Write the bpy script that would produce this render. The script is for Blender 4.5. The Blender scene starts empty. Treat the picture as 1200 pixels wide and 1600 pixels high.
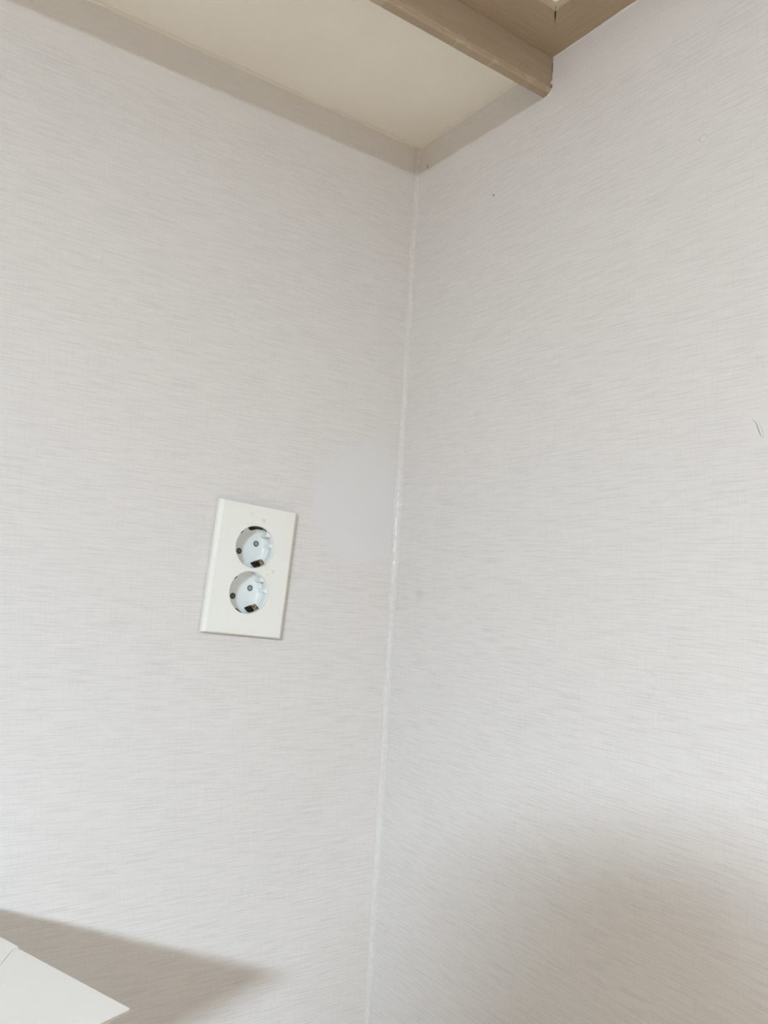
import bpy, bmesh, math, random
from mathutils import Vector, Matrix, noise
C = bpy.context.scene.collection
S = bpy.context.scene
PI = math.pi
random.seed(7)

# ------------------------------------------------------------------ camera
YAW, PITCH, ROLL, FPX = 0.605217561, 0.0965922682, 0.0609211233, 1262.22938
fwd = Vector((math.sin(YAW) * math.cos(PITCH), math.cos(YAW) * math.cos(PITCH), math.sin(PITCH)))
rt = Vector((math.cos(YAW), -math.sin(YAW), 0))
up = rt.cross(fwd)
r2 = rt * math.cos(ROLL) + up * math.sin(ROLL)
u2 = up * math.cos(ROLL) - rt * math.sin(ROLL)
cam = bpy.data.objects.new('camera', bpy.data.cameras.new('camera'))
C.objects.link(cam)
M = Matrix((r2, u2, -fwd)).transposed().to_4x4()
M.translation = Vector((-0.5025, -0.70, 1.75))
cam.matrix_world = M
cam.data.sensor_fit = 'VERTICAL'
cam.data.sensor_height = 24.0
cam.data.lens = FPX / 1600.0 * 24.0
cam.data.clip_start = 0.02
S.camera = cam

# ------------------------------------------------------------------ light and exposure
S.view_settings.view_transform = 'Standard'
S.view_settings.look = 'None'
S.view_settings.gamma = 1
S.view_settings.use_curve_mapping = False
S.view_settings.exposure = 0.0
LAMP_POS = (-1.63, -1.58, 2.2525)
LAMP_STRENGTH = 830.0
LAMP_COLOR = (0.70, 0.845, 1.0)
FLOOR_BOUNCE = 1.0
w = bpy.data.worlds.new('world'); S.world = w
w.use_nodes = True
wn, wl = w.node_tree.nodes, w.node_tree.links
wn.clear()
wo = wn.new('ShaderNodeOutputWorld'); bg = wn.new('ShaderNodeBackground')
tcw = wn.new('ShaderNodeTexCoord'); sepw = wn.new('ShaderNodeSeparateXYZ')
rw = wn.new('ShaderNodeValToRGB'); mrw = wn.new('ShaderNodeMapRange')
wl.new(tcw.outputs['Generated'], sepw.inputs[0]); wl.new(sepw.outputs['Z'], mrw.inputs[0])
mrw.inputs[1].default_value = -1; mrw.inputs[2].default_value = 1
wl.new(mrw.outputs[0], rw.inputs[0]); wl.new(rw.outputs[0], bg.inputs[0]); wl.new(bg.outputs[0], wo.inputs[0])
rw.color_ramp.elements[0].position = 0.30; rw.color_ramp.elements[0].color = (1.28, 1.12, 0.94, 1)
rw.color_ramp.elements[1].position = 0.62; rw.color_ramp.elements[1].color = (0.22, 0.20, 0.175, 1)
e = rw.color_ramp.elements.new(0.48); e.color = (0.31, 0.25, 0.19, 1)
bg.inputs[1].default_value = 0.625

# ------------------------------------------------------------------ helpers
def srgb(r, g, b):
    def f(c):
        c /= 255.0
        return c / 12.92 if c <= 0.04045 else ((c + 0.055) / 1.055) ** 2.4
    return (f(r), f(g), f(b), 1)

class NT:
    def __init__(s, name, rough=0.6, spec=0.5):
        s.m = bpy.data.materials.new(name); s.m.use_nodes = True
        s.n, s.l = s.m.node_tree.nodes, s.m.node_tree.links
        s.b = s.n['Principled BSDF']
        s.b.inputs['Roughness'].default_value = rough
        s.b.inputs['Specular IOR Level'].default_value = spec
        s.tc = s.n.new('ShaderNodeTexCoord')
    def val(s, sock, v):
        if hasattr(v, 'is_output'): s.l.new(v, sock)
        else: sock.default_value = v
    def math(s, op, a, b=0.0, c=0.0, clamp=False):
        n = s.n.new('ShaderNodeMath'); n.operation = op; n.use_clamp = clamp
        s.val(n.inputs[0], a); s.val(n.inputs[1], b); s.val(n.inputs[2], c)
        return n.outputs[0]
    def xyz(s):
        n = s.n.new('ShaderNodeSeparateXYZ'); s.l.new(s.tc.outputs['Object'], n.inputs[0]); return n.outputs
    def comb(s, a, b, c):
        n = s.n.new('ShaderNodeCombineXYZ')
        for i, v in enumerate((a, b, c)): s.val(n.inputs[i], v)
        return n.outputs[0]
    def noise(s, vec, scale, detail=2, rough=0.5):
        n = s.n.new('ShaderNodeTexNoise'); s.l.new(vec, n.inputs['Vector'])
        n.inputs['Scale'].default_value = scale; n.inputs['Detail'].default_value = detail
        n.inputs['Roughness'].default_value = rough
        return n.outputs['Fac']
    def mr(s, v, a, b, c=0.0, d=1.0, smooth=True):
        n = s.n.new('ShaderNodeMapRange'); n.interpolation_type = 'SMOOTHSTEP' if smooth else 'LINEAR'
        s.val(n.inputs[0], v)
        for i, q in zip((1, 2, 3, 4), (a, b, c, d)): n.inputs[i].default_value = q
        return n.outputs[0]
    def mix(s, f, a, b):
        n = s.n.new('ShaderNodeMix'); n.data_type = 'RGBA'
        s.val(n.inputs[0], f); s.val(n.inputs[6], a); s.val(n.inputs[7], b)
        return n.outputs[2]
    def ell(s, u, v, cu, cv, ru, rv, soft=0.25, wob=None):
        a = s.math('DIVIDE', s.math('SUBTRACT', u, cu), ru)
        b = s.math('DIVIDE', s.math('SUBTRACT', v, cv), rv)
        d = s.math('SQRT', s.math('ADD', s.math('MULTIPLY', a, a), s.math('MULTIPLY', b, b)))
        if wob is not None: d = s.math('ADD', d, wob)
        return s.mr(d, 1 - soft, 1 + soft, 1.0, 0.0)
    def color(s, c): s.val(s.b.inputs['Base Color'], c)
    def bump(s, h, strength, dist):
        n = s.n.new('ShaderNodeBump'); s.l.new(h, n.inputs['Height'])
        n.inputs['Strength'].default_value = strength; n.inputs['Distance'].default_value = dist
        s.l.new(n.outputs[0], s.b.inputs['Normal'])

def plain(name, col, rough=0.5, spec=0.5, metal=0.0, nz=None):
    t = NT(name, rough, spec); t.b.inputs['Metallic'].default_value = metal
    if nz:
        f = t.noise(t.tc.outputs['Object'], nz[0], 4)
        a = [min(1, c * (1 - nz[1])) for c in col[:3]] + [1]; b = [min(1, c * (1 + nz[1])) for c in col[:3]] + [1]
        t.color(t.mix(t.mr(f, 0.3, 0.7), a, b))
    else: t.color(col)
    return t.m

def mesh_obj(name, bm, mat, parent=None, smooth=False):
    me = bpy.data.meshes.new(name); bmesh.ops.recalc_face_normals(bm, faces=bm.faces)
    bm.to_mesh(me); bm.free()
    if not isinstance(mat, (list, tuple)): mat = [mat]
    for m in mat: me.materials.append(m)
    if smooth:
        for p in me.polygons: p.use_smooth = True
    o = bpy.data.objects.new(name, me); C.objects.link(o)
    if parent: o.parent = parent
    return o

def empty(name, loc, label, cat, rot=(0, 0, 0)):
    o = bpy.data.objects.new(name, None); C.objects.link(o)
    o.location = loc; o.rotation_euler = rot; o.empty_display_size = 0.05
    o['label'] = label; o['category'] = cat
    return o

def struct(o): o['kind'] = 'structure'; return o

def box(bm, x0, x1, y0, y1, z0, z1):
    v = [bm.verts.new(p) for p in [(x0,y0,z0),(x1,y0,z0),(x1,y1,z0),(x0,y1,z0),(x0,y0,z1),(x1,y0,z1),(x1,y1,z1),(x0,y1,z1)]]
    for f in [(0,3,2,1),(4,5,6,7),(0,1,5,4),(1,2,6,5),(2,3,7,6),(3,0,4,7)]: bm.faces.new([v[i] for i in f])
    return v

def prism(bm, pts, z0, z1):
    a = [bm.verts.new((x, y, z0)) for x, y in pts]; b = [bm.verts.new((x, y, z1)) for x, y in pts]
    bm.faces.new(a[::-1]); bm.faces.new(b); n = len(pts)
    for i in range(n): bm.faces.new([a[i], a[(i+1) % n], b[(i+1) % n], b[i]])

def sweep(bm, rings, closed=True, caps=True):
    R = [[bm.verts.new(p) for p in r] for r in rings]
    n = len(R[0])
    for a, b in zip(R, R[1:]):
        for i in range(n if closed else n - 1):
            bm.faces.new([a[i], a[(i+1) % n], b[(i+1) % n], b[i]])
    if caps and closed: bm.faces.new(R[0][::-1]); bm.faces.new(R[-1])
    return R

def lathe(bm, prof, seg=48, center=(0, 0)):
    rings = []
    for r, z in prof:
        rings.append([(center[0] + r * math.cos(2*PI*i/seg), center[1] + r * math.sin(2*PI*i/seg), z) for i in range(seg)])
    sweep(bm, rings, True, False)

def bevel(bm, w_, seg=2, edges=None):
    bmesh.ops.bevel(bm, geom=list(edges if edges is not None else bm.edges), offset=w_, segments=seg, profile=0.5, affect='EDGES', clamp_overlap=True)

ZC = 2.2445      # underside of the ceiling strip by the wall
ZC2 = 2.2525     # ceiling beyond the hanging board

# ------------------------------------------------------------------ materials
def wallpaper(name, axis):
    t = NT(name, 0.62, 0.25)
    o = t.xyz(); u = o[axis]; v = o['Z']
    # woven paper: fine horizontal threads of uneven length and weaker vertical ones
    wob = t.noise(t.comb(u, 0.0, v), 14.0, 2)
    vv = t.math('ADD', v, t.math('MULTIPLY', wob, 0.0015))
    h1 = t.noise(t.comb(t.math('MULTIPLY', u, 30.0), 3.1, t.math('MULTIPLY', vv, 960.0)), 1.0, 1, 0.5)
    h2 = t.noise(t.comb(t.math('MULTIPLY', u, 60.0), 9.7, t.math('MULTIPLY', vv, 1100.0)), 1.0, 1, 0.5)
    g1 = t.noise(t.comb(t.math('MULTIPLY', u, 900.0), 1.7, t.math('MULTIPLY', v, 60.0)), 1.0, 2, 0.5)
    big = t.noise(t.comb(u, 5.0, v), 22.0, 2)
    dark = t.mr(h1, 0.46, 0.66)
    amp = t.mr(big, 0.35, 0.65, 0.75, 1.0)
    hgt = t.math('ADD', t.math('MULTIPLY', h1, -1.0), t.math('ADD', t.math('MULTIPLY', h2, -0.45), t.math('MULTIPLY', g1, -0.28)))
    thread = t.math('MULTIPLY', dark, amp)
    base = srgb(226, 222, 218); low = srgb(196, 191, 186); hi = srgb(230, 228, 225)
    smooth = None
    if axis == 'X':
        wn_ = t.noise(t.comb(u, 0.0, v), 30.0, 3)
        smooth = t.ell(u, v, -0.047, 1.838, 0.056, 0.062, 0.22, t.math('MULTIPLY', t.math('SUBTRACT', wn_, 0.5), 0.5))
    else:
        smooth = t.ell(u, v, -0.408, 1.871, 0.010, 0.013, 0.4, t.math('MULTIPLY', t.math('SUBTRACT', big, 0.5), 1.2))
    keep = t.math('SUBTRACT', 1.0, t.math('MULTIPLY', smooth, 0.93))
    # the weave fades out in the strip just under the ceiling
    under = t.mr(v, 2.186, 2.196, 1.0, 0.45)
    keep = t.math('MULTIPLY', keep, under)
    col = t.mix(t.math('MULTIPLY', t.math('MULTIPLY', thread, keep), 0.29), base, low)
    col = t.mix(t.math('MULTIPLY', t.math('MULTIPLY', t.mr(g1, 0.55, 0.7), keep), 0.10), col, low)
    col = t.mix(t.math('MULTIPLY', t.math('MULTIPLY', t.mr(h2, 0.44, 0.30), keep), 0.25), col, hi)
    if axis == 'X': col = t.mix(t.math('MULTIPLY', smooth, 0.7), col, srgb(224, 223, 223))
    else:
        # small nicks and a faint smudge
        col = t.mix(t.ell(u, v, -0.0172, 2.2163, 0.0006, 0.0026, 0.35), col, srgb(70, 62, 54))
        col = t.mix(t.ell(u, v, -0.1283, 2.1406, 0.0009, 0.0011, 0.4), col, srgb(95, 86, 76))
        col = t.mix(t.ell(u, v, -0.3555, 2.0970, 0.0006, 0.0014, 0.5), col, srgb(120, 112, 104))
        col = t.mix(t.math('MULTIPLY', t.ell(u, v, -0.0454, 1.7473, 0.006, 0.005, 0.8), 0.25), col, srgb(196, 184, 170))
    t.color(col)
    t.bump(t.math('MULTIPLY', hgt, keep), 0.6, 0.0006)
    return t.m

m_left = wallpaper('woven_wallpaper_left', 'X')
m_right = wallpaper('woven_wallpaper_right', 'Y')
t = NT('ceiling_paint', 0.55, 0.3)
f = t.noise(t.tc.outputs['Object'], 9.0, 3); t.color(t.mix(t.mr(f, .35, .65), srgb(238, 232, 220), srgb(241, 236, 225)))
t.bump(t.noise(t.tc.outputs['Object'], 180.0, 2), 0.12, 0.001); m_ceil = t.m
t = NT('floor_oak', 0.45)
o_ = t.xyz(); pl = t.noise(t.comb(t.math('MULTIPLY', o_['X'], 1.5), t.math('MULTIPLY', o_['Y'], 30.0), 0.0), 1.0, 4)
t.color(t.mix(pl, srgb(214, 186, 154), srgb(230, 206, 176))); m_floor = t.m

def brown_paint(name, along):
    t = NT(name, 0.5, 0.4)
    o = t.xyz(); a = o[along]; b = o['Y' if along == 'X' else 'X']; z = o['Z']
    g = t.noise(t.comb(t.math('MULTIPLY', a, 22.0), t.math('MULTIPLY', b, 420.0), t.math('MULTIPLY', z, 420.0)), 1.0, 3, 0.6)
    blot = t.noise(t.tc.outputs['Object'], 34.0, 3)
    col = t.mix(t.mr(g, 0.3, 0.72), srgb(170, 152, 128), srgb(164, 145, 121))
    col = t.mix(t.math('MULTIPLY', t.mr(blot, 0.5, 0.7), 0.3), col, srgb(168, 146, 124))
    if name.endswith('board'):
        # paint worn through along the lower edge of the board
        wn_ = t.noise(t.comb(t.math('MULTIPLY', a, 60.0), 0.0, t.math('MULTIPLY', z, 200.0)), 1.0, 3)
        band = t.mr(z, 2.219, 2.213, 0.0, 1.0)
        col = t.mix(t.math('MULTIPLY', t.math('MULTIPLY', t.mr(wn_, 0.52, 0.62), band), 0.35), col, srgb(196, 184, 164))
    t.color(col); t.bump(g, 0.15, 0.0006)
    return t.m
m_board = brown_paint('taupe_board', 'X')
m_case_x = brown_paint('taupe_casing_long', 'X')
m_case_y = brown_paint('taupe_casing_cross', 'Y')
m_bead = plain('taupe_bead', srgb(182, 165, 140), 0.45)
m_white = plain('white_hatch_paint', srgb(245, 243, 238), 0.4)
t = NT('white_caulk', 0.5, 0.4)
f = t.noise(t.tc.outputs['Object'], 240.0, 3); t.color(t.mix(t.mr(f, .3, .7), srgb(215, 211, 207), srgb(222, 219, 215)))
t.bump(f, 0.25, 0.0006); m_caulk = t.m
m_caulk_c = plain('ceiling_caulk', srgb(228, 222, 210), 0.5, nz=(60, 0.02))
m_dab = plain('wallpaper_scrap_paper', srgb(225, 222, 218), 0.6, 0.25)
m_gloss = plain('glossy_filler', srgb(244, 243, 242), 0.12, 0.6)
t = NT('socket_plastic', 0.30, 0.5)
col = srgb(239, 238, 231)
o_ = t.xyz()
nz_ = t.noise(t.tc.outputs['Object'], 420.0, 3)
for (a, b, ru, rv, k) in ((0.0145, 0.0055, 0.0024, 0.004, 0.12), (0.0215, 0.001, 0.0012, 0.0015, 0.5), (0.0052, 0.0475, 0.0016, 0.002, 0.45), (-0.008, 0.052, 0.002, 0.0014, 0.2), (0.0165, -0.0022, 0.001, 0.0008, 0.4)):
    mk = t.ell(o_['X'], o_['Z'], a, b, ru, rv, 0.5, t.math('MULTIPLY', t.math('SUBTRACT', nz_, 0.5), 1.6))
    col = t.mix(t.math('MULTIPLY', mk, k), col, srgb(206, 196, 168))
t.color(col); m_plate = t.m
m_cup = plain('socket_cup_plastic', srgb(236, 240, 238), 0.28, 0.5)
m_dark = plain('dark_cavity', srgb(34, 31, 27), 0.7, 0.2)
m_gap = plain('dark_brown_gap', srgb(84, 72, 58), 0.8, 0.1)  # dark brown slivers at the board's wall end
m_shutter = plain('grey_shutter', srgb(150, 156, 160), 0.45)
t = NT('tarnished_brass', 0.42); t.b.inputs['Metallic'].default_value = 0.75
f = t.noise(t.tc.outputs['Object'], 500.0, 3); t.color(t.mix(t.mr(f, .4, .62), srgb(96, 76, 52), srgb(206, 188, 152))); m_brass = t.m
m_card = plain('white_card', srgb(238, 235, 231), 0.5, 0.3, nz=(14, 0.006))
m_card_edge = plain('shaded_card_edge', srgb(188, 177, 162), 0.8, 0.2)  # flap's side faces: their shade is put into this darker colour

# ------------------------------------------------------------------ the setting
bm = bmesh.new(); box(bm, -3.2, 0.12, 0.0, 0.12, 0.0, 2.40); struct(mesh_obj('wall_left', bm, m_left))
bm = bmesh.new(); box(bm, 0.0, 0.12, -3.0, 0.0, 0.0, 2.40); wr = struct(mesh_obj('wall_right', bm, m_right))
bm = bmesh.new(); box(bm, -3.2, 0.12, -3.0, 0.12, -0.10, 0.0); struct(mesh_obj('floor', bm, m_floor))
bm = bmesh.new()
prof = [(0.0, ZC), (-0.195, ZC), (-0.195, ZC2), (-3.0, ZC2), (-3.0, 2.40), (0.0, 2.40)]
sweep(bm, [[(x, y, z) for y, z in prof] for x in (-3.2, 0.0)]); struct(mesh_obj('ceiling', bm, m_ceil))

def corner_bead(name, path, a, b, r, mat, amp=0.15, n=160, seed=0, smooth=True, lump=None):
    """concave fillet between two surfaces leaving the line path[0]-path[1] along unit vectors a and b"""
    p0, p1 = Vector(path[0]), Vector(path[1]); a = Vector(a); b = Vector(b)
    bm = bmesh.new(); rings = []
    for i in range(n + 1):
        p = p0.lerp(p1, i / n)
        k = r * (1 + amp * noise.noise(p * 60 + Vector((seed, 0, 0))) * 2 + amp * 0.8 * noise.noise(p * 260))
        if lump: k *= lump(p)
        ring = [p - a * 0.0004 - b * 0.0004, p + a * k - b * 0.0004]
        for j in range(7):
            th = j / 6 * PI / 2
            ring.append(p + a * k * (1 - math.sin(th)) + b * k * (1 - math.cos(th)) + (a + b) * 0.0002)
        ring.append(p + b * k - a * 0.0004)
        rings.append([tuple(q) for q in ring])
    sweep(bm, rings)
    return struct(mesh_obj(name, bm, mat, smooth=smooth))

def corner_lump(p):
    z = p.z
    k = 1.0
    if 1.74 < z < 1.87: k += 0.28 * abs(noise.noise(Vector((0, 3, z * 130)))) + 0.15
    return k
corner_bead('trim_1', ((0, 0, 1.0), (0, 0, ZC)), (-1, 0, 0), (0, -1, 0), 0.0050, m_caulk, 0.06, 500, 3, lump=corner_lump)
corner_bead('trim_2', ((-1.6, 0, ZC), (0, 0, ZC)), (0, -1, 0), (0, 0, -1), 0.0024, m_caulk_c, 0.08, 400, 11)
corner_bead('trim_3', ((0, -0.19, ZC), (0, 0, ZC)), (-1, 0, 0), (0, 0, -1), 0.0026, m_caulk_c, 0.06, 80, 17)
corner_bead('trim_4', ((0, -0.90, ZC), (0, -0.201, ZC)), (-1, 0, 0), (0, 0, -1), 0.0007, m_caulk, 0.5, 260, 23)

# glossy filler drips down the corner
def blob(bm, c, r, n=10):
    k = bmesh.ops.create_icosphere(bm, subdivisions=3, radius=1.0)
    for v in k['verts']:
        d = 1 + 0.25 * noise.noise(v.co * 1.7 + Vector(c) * 300)
        v.co = Vector((c[0] + v.co.x * r[0] * d, c[1] + v.co.y * r[1] * d, c[2] + v.co.z * r[2] * d))
drips = [((-0.0022, -0.0012, 1.7930), (0.0022, 0.0016, 0.0032)), ((-0.0020, -0.0014, 1.7800), (0.0018, 0.0013, 0.0024)),
         ((-0.0019, -0.0012, 1.8000), (0.0016, 0.0012, 0.0060)), ((-0.0016, -0.0014, 1.8530), (0.0015, 0.0012, 0.0030)),
         ((-0.0016, -0.0012, 1.8430), (0.0013, 0.0012, 0.0050)), ((-0.0020, -0.0011, 1.8220), (0.0015, 0.0011, 0.0090)),
         ((-0.0003, -0.0052, 1.8415), (0.0012, 0.0013, 0.0013)), ((-0.0019, -0.0012, 1.8105), (0.0014, 0.0011, 0.0040))]
bm = bmesh.new()
for c, r in drips: blob(bm, c, r)
o = mesh_obj('filler_drips', bm, m_gloss, smooth=True)
o['label'] = 'glossy white filler drips running down the wall corner beside the smooth patch'; o['category'] = 'filler'; o['kind'] = 'stuff'

bm = bmesh.new(); blob(bm, (0.0, -0.358, 2.0968), (0.0007, 0.0030, 0.0030)); 
o = mesh_obj('filler_dab', bm, m_dab, smooth=True)
o['label'] = 'small white dab of filler over a nail hole high on the right wall'; o['category'] = 'filler'
# torn scrap of wallpaper at the right
bm = bmesh.new()
rows = []
for i in range(9):
    a = i / 8; yy = -0.4000 - 0.0085 * a; zz = 1.8790 - 0.0125 * a + 0.002 * math.sin(a * 6)
    wv = 0.0022 * math.sin(PI * a) + 0.0004
    rows.append([(-0.0002, yy, zz), (-0.0002 - 0.0005 * math.sin(PI * a), yy - wv * 0.7, zz - wv * 0.3), (-0.0001, yy - wv * 1.5, zz - wv * 0.9), (0.0004, yy - wv * 0.7, zz)])
sweep(bm, rows)
o = mesh_obj('torn_wallpaper', bm, m_dab, smooth=True)
o['label'] = 'small torn lifted scrap of wallpaper at the right edge of the right wall'; o['category'] = 'wallpaper scrap'

# ------------------------------------------------------------------ hanging board under the ceiling
bm = bmesh.new()
yf, yb, zb = -0.2010, -0.1900, 2.2107
nx = 260; rings = []
for i in range(nx + 1):
    x = -1.6 + 1.6 * i / nx
    wv = 0.00035 * noise.noise(Vector((x * 28, 0, 0))) + 0.0002 * noise.noise(Vector((x * 150, 3, 0)))
    ck = 0.0022 + 0.0009 * noise.noise(Vector((x * 40, 5, 0)))
    end = 0.0
    if x > -0.004: end = 0.0
    rings.append([(x, yf, ZC2), (x, yf + wv * .4, zb + 0.0030 + ck * 0.5), (x, yf + 0.0009, zb + 0.0012 + wv), (x, yf + 0.0028, zb + wv), (x, yb - 0.001, zb + wv - 0.0002), (x, yb, zb + 0.0008), (x, yb, ZC2)])
sweep(bm, rings)
bo = mesh_obj('wooden_board', bm, m_board)
bm = bmesh.new(); box(bm, -0.0005, -0.0001, yf - 0.0003, yf + 0.002, 2.2300, 2.2395); mesh_obj('end_gap', bm, m_gap, bo)
bm = bmesh.new(); box(bm, -0.0006, -0.0001, yf - 0.0003, yf + 0.002, 2.2135, 2.2175); mesh_obj('end_gap', bm, m_gap, bo)
bo['label'] = 'narrow brown painted wooden board hanging edgewise below the ceiling, butting the right wall'; bo['category'] = 'board'

# white caulk and chips where board meets the wall
bm = bmesh.new()
def wob_bead(bm, p0, p1, r, n, seed, base=(1, 0, 0)):
    p0, p1 = Vector(p0), Vector(p1); d = (p1 - p0).normalized(); a = Vector((-1, 0, 0)); b = d.cross(a)
    rings = []
    for i in range(n + 1):
        p = p0.lerp(p1, i / n); k = r * (1 + 0.9 * noise.noise(Vector((seed, i * 0.55, 0)))) * (0.25 if i in (0, n) else 1)
        rings.append([tuple(p + a * k * math.cos(q) * 0.8 + b * k * math.sin(q)) for q in [j * PI / 4 for j in range(8)]])
    sweep(bm, rings)
wob_bead(bm, (0, -0.2024, 2.2440), (0, -0.2024, 2.2145), 0.0006, 26, 2)
wob_bead(bm, (0, -0.2022, 2.2145), (0, -0.1960, 2.2095), 0.0011, 10, 5)
blob(bm, (-0.0010, -0.2022, 2.2195), (0.0016, 0.0014, 0.0017)); blob(bm, (0.0, -0.1935, 2.2090), (0.0012, 0.0018, 0.0013))
o = struct(mesh_obj('trim_5', bm, m_caulk, smooth=True))

# ------------------------------------------------------------------ ceiling hatch with mitred casing
hx0, hx1, hy0, hy1, cw = -0.70, 0.0, -0.90, -0.2012, 0.0427
hatch = empty('ceiling_hatch', (-0.35, -0.55, ZC), 'white ceiling hatch in a mitred brown painted casing beside the right wall', 'hatch')
def part(name, bm, mat, smooth=False):
    for v in bm.verts: v.co -= Vector(hatch.location)
    return mesh_obj(name, bm, mat, hatch, smooth)
g = 0.00005
ix0, ix1, iy0, iy1 = hx0 + cw, hx1 - cw, hy0 + cw, hy1 - cw
gi = 0.0009   # the mitre has opened at its inner end
ztop, zlow = ZC2, ZC
bm = bmesh.new(); prism(bm, [(hx0, hy1), (hx1, hy1), (ix1 + 0.012, iy1 + 0.012 + g), (ix1 - gi * 0.2, iy1 + gi), (ix0, iy1)], zlow, ztop); part('casing_board', bm, m_case_x)
bm = bmesh.new(); prism(bm, [(hx1, hy1), (hx1, hy0), (ix1, iy0), (ix1 + gi, iy1 - gi * 0.2), (ix1 + 0.012 + g, iy1 + 0.012)], zlow, ztop); part('casing_board', bm, m_case_y)
bm = bmesh.new(); prism(bm, [(hx0, hy0), (hx1, hy0), (ix1, iy0), (ix0, iy0)], zlow, ztop); part('casing_board', bm, m_case_x)
bm = bmesh.new(); prism(bm, [(hx0, hy0), (ix0, iy0), (ix0, iy1), (hx0, hy1)], zlow, ztop); part('casing_board', bm, m_case_y)
# moulded inner bead: four mitred lengths sloping up to the panel
bw = 0.0056
def bead(p0, p1, inn):
    p0, p1, inn = Vector(p0), Vector(p1), Vector(inn); d = (p1 - p0).normalized()
    bm = bmesh.new(); rings = []
    for end, s in ((p0, 1), (p1, -1)):
        ring = []
        for k, z in ((0.0, zlow + 0.0075), (0.0, zlow - 0.0008), (0.0010, zlow - 0.0010), (0.0030, zlow - 0.0008), (0.0046, zlow), (bw, zlow + 0.0012), (bw, zlow + 0.0075)):
            q = end + inn * k + d * s * (k + gi * 0.35); ring.append((q.x, q.y, z))
        rings.append(ring)
    sweep(bm, rings); part('bead_moulding', bm, m_bead)
bead((ix0, iy1, 0), (ix1, iy1, 0), (0, -1, 0)); bead((ix1, iy1, 0), (ix1, iy0, 0), (-1, 0, 0))
bead((ix1, iy0, 0), (ix0, iy0, 0), (0, 1, 0)); bead((ix0, iy0, 0), (ix0, iy1, 0), (1, 0, 0))
bm = bmesh.new(); box(bm, ix0 + bw * .5, ix1 - bw * .5, iy0 + bw * .5, iy1 - bw * .5, zlow + 0.0014, zlow + 0.0060); part('hatch_panel', bm, m_white)
# dark opened mitre seen through the gap: the joint's own cavity
bm = bmesh.new(); prism(bm, [(ix1 - 0.010, iy1 - 0.0095), (ix1 - 0.0095, iy1 - 0.010), (ix1 + 0.014, iy1 + 0.0135), (ix1 + 0.0135, iy1 + 0.014)], zlow + 0.0005 + 0.002, zlow + 0.0079); part('joint_gap', bm, m_dark)

# ------------------------------------------------------------------ double socket outlet
PX, PZ, T = -0.1700, 1.7617, 0.0095
tilt = math.radians(3.8)
out = empty('double_wall_socket', (PX, 0, PZ), 'white rectangular double electrical wall socket mounted slightly crooked on the left wall', 'wall socket', (0, tilt, 0))
W2, H2, RH = 0.0403, 0.0612, 0.0199
CS = 0.02135
def ringpts(cx, cz, hw, z0, z1, N=96):
    """paired circle / half-plate boundary points"""
    pts = []
    angs = sorted(set([round(2*PI*i/N, 9) for i in range(N)] + [round(math.atan2(zz, xx) % (2*PI), 9) for xx in (-hw - cx, hw - cx) for zz in (z0 - cz, z1 - cz)]))
    for a in angs:
        c, s = math.cos(a), math.sin(a); k = 1e9
        if c > 1e-9: k = min(k, (hw - cx) / c)
        if c < -1e-9: k = min(k, (-hw - cx) / c)
        if s > 1e-9: k = min(k, (z1 - cz) / s)
        if s < -1e-9: k = min(k, (z0 - cz) / s)
        pts.append((a, (cx + k * c, cz + k * s)))
    return pts
bm = bmesh.new()
cb = 0.0034                       # front chamfer
fw, fh = W2 - cb, H2 - cb * 0.45
holes = []
for sgn, z0, z1 in ((1, 0.0, fh), (-1, -fh, 0.0)):
    P = ringpts(0, sgn * CS, fw, z0, z1)
    inner = [bm.verts.new((RH * math.cos(a) * 1.012, -T, sgn * CS + RH * math.sin(a) * 1.012)) for a, q in P]
    lip = [bm.verts.new((RH * math.cos(a), -T + 0.0003, sgn * CS + RH * math.sin(a))) for a, q in P]
    deep = [bm.verts.new((RH * math.cos(a), -T + 0.0030, sgn * CS + RH * math.sin(a))) for a, q in P]
    outer = [bm.verts.new((q[0], -T, q[1])) for a, q in P]
    n = len(P)
    for i in range(n):
        j = (i + 1) % n
        bm.faces.new([inner[i], inner[j], outer[j], outer[i]])
        bm.faces.new([lip[i], lip[j], inner[j], inner[i]]); bm.faces.new([deep[i], deep[j], lip[j], lip[i]])
def rect(hw, hh, y): return [(-hw, y, -hh), (hw, y, -hh), (hw, y, hh), (-hw, y, hh)]
side = [rect(fw, fh, -T), rect(fw + 0.0006, fh + 0.0004, -T + 0.0001), rect(W2 - 0.0007, H2 - 0.0003, -T + 0.0022), rect(W2, H2, -T + 0.0030), rect(W2, H2, -0.0012), rect(W2 - 0.0012, H2 - 0.0012, -0.0012), rect(W2 - 0.0012, H2 - 0.0012, 0.0)]
sweep(bm, side, True, False)
bmesh.ops.remove_doubles(bm, verts=bm.verts, dist=1e-6)
mesh_obj('cover_plate', bm, m_plate, out)

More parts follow.
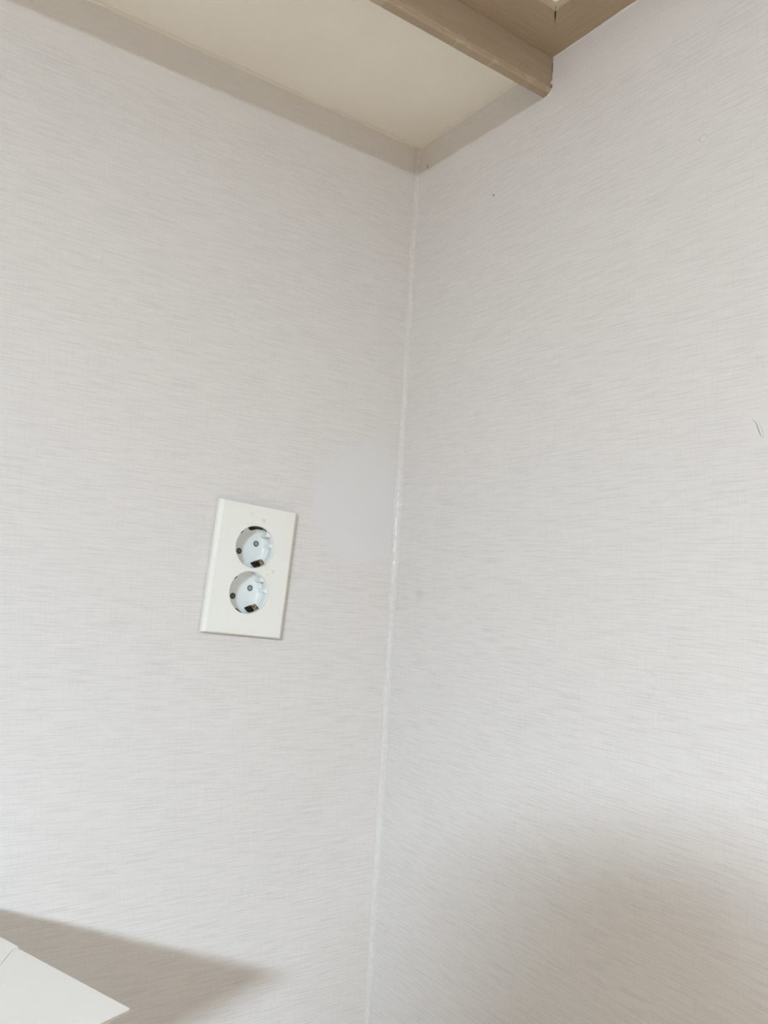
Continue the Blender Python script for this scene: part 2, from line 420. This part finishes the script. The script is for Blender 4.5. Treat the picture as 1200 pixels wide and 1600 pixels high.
DEPTH = 0.0172
FIL = 0.0074
rot = math.radians(29.5)
for idx, sgn in enumerate((1, -1)):
    cz = sgn * CS
    ry0 = -T + 0.0022
    floor_y = -T + DEPTH                         # the cup reaches back into the wall box
    # the wall itself is cut for the cup below; here the cup's inside surface
    def Q(r, ang, y): return (r * math.cos(ang), y, cz + r * math.sin(ang))
    bm = bmesh.new(); seg = 120
    prof_ = [(RH + 0.0012, ry0), (RH - 0.0001, ry0), (RH - 0.0003, ry0 + 0.002), (RH - 0.0006, floor_y - FIL)]
    for k in range(7):
        th = k / 6 * PI / 2
        prof_.append((RH - 0.0006 - FIL * (1 - math.cos(th)), floor_y - FIL + FIL * math.sin(th)))
    prof_.append((0.0001, floor_y))
    rings = [[Q(r, 2*PI*i/seg, y) for i in range(seg)] for r, y in prof_]
    sweep(bm, rings, True, False)
    cup = mesh_obj('socket_cup', bm, m_cup, out, smooth=True)
    # two pin holes with their grey shutters
    for s in (-1, 1):
        hx, hz = s * 0.0095 * math.cos(rot), cz + s * 0.0095 * math.sin(rot)
        bm = bmesh.new()
        ringv = []
        for r, y in ((0.0028, floor_y - 0.00012), (0.0026, floor_y - 0.00022), (0.0021, floor_y - 0.00015), (0.0020, floor_y - 0.00005)):
            ringv.append([(hx + r * math.cos(2*PI*i/32), y, hz + r * math.sin(2*PI*i/32)) for i in range(32)])
        sweep(bm, ringv, True, False)
        ph = mesh_obj('pin_hole', bm, m_dark, cup, smooth=True)
        bm = bmesh.new()
        ringv = [[(hx + r * math.cos(2*PI*i/32), floor_y - d, hz + r * math.sin(2*PI*i/32)) for i in range(32)] for r, d in ((0.0021, 0.00010), (0.0012, 0.00018), (0.0001, 0.00020))]
        sweep(bm, ringv, True, False)
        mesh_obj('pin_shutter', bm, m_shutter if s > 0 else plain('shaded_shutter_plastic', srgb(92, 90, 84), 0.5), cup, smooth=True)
    # curved dark slots in the cup wall
    def slot(a0, a1, y0, y1, name='contact_slot', mat=m_dark, off=0.00045, round_=True):
        bm = bmesh.new(); n = 14; rows = []
        for i in range(n + 1):
            a = a0 + (a1 - a0) * i / n
            k = math.sin(PI * i / n) ** 0.5 if round_ else 1.0
            ym = (y0 + y1) / 2; h = (y1 - y0) / 2 * max(0.08, k)
            rr = RH - 0.0006 - off
            ro = rr + 0.0006
            rows.append([Q(rr, a, ym - h), Q(rr, a, ym + h), Q(ro, a, ym + h), Q(ro, a, ym - h)])
        sweep(bm, rows); return mesh_obj(name, bm, mat, cup)
    D = math.radians
    dy = lambda d: -T + d
    def patch(a0, a1, t0, t1):
        # dark opening lying in the rounded foot of the cup
        bm = bmesh.new(); n, m_ = 16, 8; c0, c1 = [], []
        def at(a, th, off):
            rr = RH - 0.0006 - FIL * (1 - math.cos(th)); yy = floor_y - FIL + FIL * math.sin(th)
            if th < 0: rr = RH - 0.0006; yy = floor_y - FIL + FIL * th
            return Q(rr - off * math.cos(max(th, 0)), a, yy - off * math.sin(max(th, 0)))
        top, bot = [], []
        for off, store in ((0.00035, top), (-0.0004, bot)):
            for i in range(n + 1):
                q = i / n; k = max(0.04, math.sin(PI * q) ** 0.6)
                store.append([at(a0 + (a1 - a0) * q, t0 + (t1 - t0) * k * j / m_, off) for j in range(m_ + 1)])
        V = [[[bm.verts.new(p_) for p_ in row] for row in st] for st in (top, bot)]
        for st in V:
            for i in range(n):
                for j in range(m_): bm.faces.new([st[i][j], st[i+1][j], st[i+1][j+1], st[i][j+1]])
        for i in range(n):
            bm.faces.new([V[0][i][m_], V[0][i+1][m_], V[1][i+1][m_], V[1][i][m_]]); bm.faces.new([V[0][i][0], V[0][i+1][0], V[1][i+1][0], V[1][i][0]])
        return mesh_obj('contact_slot', bm, m_dark, cup)
    if idx == 0: patch(D(68), D(112), -0.9, D(50))
    else: patch(D(-118), D(-88), D(8), D(52))
    if idx == 0:
        slot(D(134), D(146), dy(0.0012), dy(0.0030)); slot(D(60), D(92), dy(0.0012), dy(0.0020), round_=False)
    else:
        slot(D(134), D(147), dy(0.0012), dy(0.0032))
    # earth contact at the bottom: dark square opening and a bowed brass spring beside it
    ea = rot - PI / 2
    def E_(r, tt, y):       # r along the earth axis, tt across it
        return (r * math.cos(ea) - tt * math.sin(ea), y, cz + r * math.sin(ea) + tt * math.cos(ea))
    bm = bmesh.new()
    pts = [(-0.0042, 0.0085), (-0.0012, 0.0050), (0.0030, 0.0062), (0.0036, 0.0150), (-0.0030, 0.0168)]
    rows = []
    for off in (0.0, 0.0008):
        rows.append([E_(RH - 0.0016 - 0.0036 * (y_ > 0.012) + off, tt, dy(y_)) for tt, y_ in pts])
    sweep(bm, rows); mesh_obj('contact_slot', bm, m_dark, cup)
    for sg in ((1, -1) if idx == 0 else (1, -1)):
        if sg == -1: continue
        bm = bmesh.new(); rows = []
        for i in range(13):
            a = i / 12
            y_ = 0.0035 + 0.0122 * a
            rr = RH - 0.0016 - 0.0044 * math.sin(PI * a)
            rows.append([E_(rr, 0.0004, dy(y_)), E_(rr, 0.0052, dy(y_)), E_(rr + 0.0004, 0.0052, dy(y_)), E_(rr + 0.0004, 0.0004, dy(y_))])
        sweep(bm, rows); mesh_obj('earth_contact', bm, m_brass, cup, smooth=False)
    # guide lugs either side of the pin axis, on the right-hand wall of the cup
    for base_a in (rot, rot + PI):
        for da in (-18, 16):
            a = base_a + D(da)
            bm = bmesh.new()
            def LQ(r, tt, y): return (r * math.cos(a) - tt * math.sin(a), y, cz + r * math.sin(a) + tt * math.cos(a))
            rows = []
            for y_, k in ((0.0030, 0.0), (0.0036, 0.8), (0.0050, 1.0), (0.0130, 1.0), (0.0172, 1.0)):
                ring = []
                for j in range(9):
                    q = (j / 8 - 0.5) * 2
                    ring.append(LQ(RH - 0.0003 - (0.0027 if base_a == rot else 0.0007) * k * (1 - q ** 4) - 0.0004, q * 0.0023, dy(y_)))
                ring += [LQ(RH + 0.0002, 0.0023, dy(y_)), LQ(RH + 0.0002, -0.0023, dy(y_))]
                rows.append(ring)
            sweep(bm, rows); mesh_obj('guide_lug', bm, m_cup, cup, smooth=False)

# recess the wall where the two cups sit (a rounded box hole behind the plate)
wlft = bpy.data.objects['wall_left']
bm = bmesh.new()
hole = [(-0.026, -0.046), (0.026, -0.046), (0.026, 0.046), (-0.026, 0.046)]
ct, st = math.cos(tilt), math.sin(tilt)
hp = [(PX + a * ct + b * st, PZ - a * st + b * ct) for a, b in hole]
bm.clear()
X0, X1, Z0, Z1 = -3.2, 0.12, 0.0, 2.40
ov = [(X0, Z0), (X1, Z0), (X1, Z1), (X0, Z1)]
A = [bm.verts.new((x, 0, z)) for x, z in ov]; B = [bm.verts.new((x, 0, z)) for x, z in hp]
D_ = [bm.verts.new((x, 0.045, z)) for x, z in hp]; E2 = [bm.verts.new((x, 0.12, z)) for x, z in ov]
for i in range(4):
    j = (i + 1) % 4
    bm.faces.new([A[i], A[j], B[j], B[i]]); bm.faces.new([B[i], B[j], D_[j], D_[i]]); bm.faces.new([A[i], E2[i], E2[j], A[j]])
bm.faces.new(D_); bm.faces.new(E2)
bmesh.ops.recalc_face_normals(bm, faces=bm.faces)
bm.to_mesh(wlft.data); bm.free()

# ------------------------------------------------------------------ white carton with an open flap, lower left
P = Vector((-0.334, -0.239, 0)); u = Vector((-0.9373, -0.3485, 0)).normalized(); v = Vector((-0.3637, 0.9315, 0)).normalized()
v = Vector((u.y, -u.x, 0))
ZP = 1.510
FL = 0.20; LEN = 0.235
carton = empty('cardboard_carton', tuple(P + u * (FL + 0.14) + v * (LEN / 2) + Vector((0, 0, 1.25))), 'white cardboard carton with a flat open flap jutting in at the lower left', 'carton')
def cpart(name, bm, mat, smooth=False):
    for q in bm.verts: q.co -= Vector(carton.location)
    return mesh_obj(name, bm, mat, carton, smooth)
def slab(bm, pts, z0, z1):
    a = [bm.verts.new((P + u * s + v * q + Vector((0, 0, z0)))) for s, q in pts]; b = [bm.verts.new((P + u * s + v * q + Vector((0, 0, z1)))) for s, q in pts]
    bm.faces.new(a[::-1]); bm.faces.new(b); n = len(pts)
    for i in range(n): bm.faces.new([a[i], a[(i+1) % n], b[(i+1) % n], b[i]])
th = 0.0016
# visible flap with slightly softened corner
fl = [(FL, 0.0), (FL, LEN), (0.0, LEN), (0.0, 0.002), (0.0006, 0.0006), (0.002, 0.0)]
FLv = [(FL, LEN), (FL, 0.0)] 
# P is the corner where the far edge (towards the wall) and the right edge meet
bm = bmesh.new(); slab(bm, [(0.0012, 0.0), (FL, 0.0), (FL, LEN), (0.0, LEN), (0.0, 0.0012)], ZP - th, ZP)
o = cpart('flap', bm, [m_card, m_card_edge])
for p_ in o.data.polygons:
    if abs(p_.normal.z) < 0.5: p_.material_index = 1
bm = bmesh.new(); slab(bm, [(-0.0010, 0.1125), (-0.0010, LEN), (FL, LEN), (FL, 0.050), (0.12, 0.050), (0.06, 0.069), (0.0196, 0.0985), (0.004, 0.1115)], ZP + 0.0001, ZP + 0.0004)
cpart('tape_strip', bm, m_card)
# carton body, four walls and a bottom, open at the top
B0, B1 = FL, FL + 0.28
bm = bmesh.new(); z0, z1 = 1.2505, ZP - th
slab(bm, [(B0, 0), (B1, 0), (B1, LEN), (B0, LEN)], z0, z0 + 0.003)
slab(bm, [(B0, 0), (B0 + .003, 0), (B0 + .003, LEN), (B0, LEN)], z0, z1); slab(bm, [(B1 - .003, 0), (B1, 0), (B1, LEN), (B1 - .003, LEN)], z0, z1)
slab(bm, [(B0, 0), (B1, 0), (B1, .003), (B0, .003)], z0, z1); slab(bm, [(B0, LEN - .003), (B1, LEN - .003), (B1, LEN), (B0, LEN)], z0, z1)
cpart('body', bm, m_card)

# the low cabinet it stands on, below the frame
cab = empty('storage_cabinet', (-0.75, -0.215, 0), 'plain white storage cabinet standing under the cardboard carton', 'cabinet')
def pp(name, root, bm, mat, smooth=False):
    for q in bm.verts: q.co -= Vector(root.location)
    return mesh_obj(name, bm, mat, root, smooth)
bm = bmesh.new(); box(bm, -1.05, -0.45, -0.50, -0.012, 0.0, 1.232); bevel(bm, 0.002, 1); pp('body', cab, bm, m_card)
bm = bmesh.new(); box(bm, -1.06, -0.44, -0.515, -0.010, 1.232, 1.25); bevel(bm, 0.002, 1); pp('top_board', cab, bm, m_card)
for k in range(2):
    bm = bmesh.new(); box(bm, -1.045 + k * 0.2975, -0.7525 + k * 0.2975, -0.518, -0.50, 0.06, 1.225); bevel(bm, 0.002, 1)
    d = pp('door', cab, bm, m_card)
    bm = bmesh.new(); xx = -0.78 if k == 0 else -0.72
    box(bm, xx - 0.005, xx + 0.005, -0.54, -0.518, 0.80, 0.92); bevel(bm, 0.003, 2)
    for q in bm.verts: q.co -= Vector(cab.location)
    mesh_obj('handle', bm, plain('handle_metal', srgb(150, 150, 150), 0.35, metal=1.0), d)

# ------------------------------------------------------------------ unseen floor lamp shape, added behind the camera to cast the soft lower-right shadow
LX, LY = -0.815, -0.95
blocker = empty('light_blocker', (LX, LY, 0), 'added lamp-shaped light blocker with a rounded fabric shade, unseen behind the viewpoint', 'lamp')
bm = bmesh.new(); lathe(bm, [(0.001, 0.0), (0.13, 0.0), (0.13, 0.012), (0.12, 0.02), (0.012, 0.026), (0.001, 0.026)], 48); mesh_obj('base', bm, plain('blocker_metal', srgb(90, 88, 84), 0.35, metal=1.0), blocker, True)
bm = bmesh.new(); lathe(bm, [(0.009, 0.02), (0.009, 1.80), (0.001, 1.80)], 20); mesh_obj('pole', bm, plain('blocker_pole_metal', srgb(90, 88, 84), 0.35, metal=1.0), blocker, True)
bm = bmesh.new(); lathe(bm, [(0.107, 1.575), (0.106, 1.675), (0.102, 1.75), (0.092, 1.82), (0.068, 1.868), (0.028, 1.893), (0.001, 1.896)], 64)
sh = mesh_obj('blocker_shade', bm, plain('blocker_fabric', srgb(196, 186, 170), 0.85, 0.1, nz=(200, 0.05)), blocker, True)
sm = sh.modifiers.new('s', 'SOLIDIFY'); sm.thickness = 0.0015

# ------------------------------------------------------------------ lit ceiling lamp out in the room
cl = empty('ceiling_lamp', LAMP_POS, 'round white glowing ceiling lamp out in the room behind the viewpoint', 'lamp')
bm = bmesh.new(); lathe(bm, [(0.001, 0.0), (0.145, 0.0), (0.145, -0.018), (0.135, -0.022), (0.001, -0.022)], 64); mesh_obj('base_ring', bm, m_white, cl, True)
t = NT('opal_glow', 0.4); t.b.inputs['Emission Color'].default_value = LAMP_COLOR + (1,); t.val(t.b.inputs['Emission Strength'], t.mr(t.xyz()['Z'], -0.030, -0.062, LAMP_STRENGTH * 0.05, LAMP_STRENGTH))
bm = bmesh.new(); pr = [(0.13 * math.cos(k / 10 * PI / 2) + 0.0005, -0.022 - 0.046 * math.sin(k / 10 * PI / 2)) for k in range(11)]
lathe(bm, pr, 48); mesh_obj('lamp_dome', bm, t.m, cl, True)
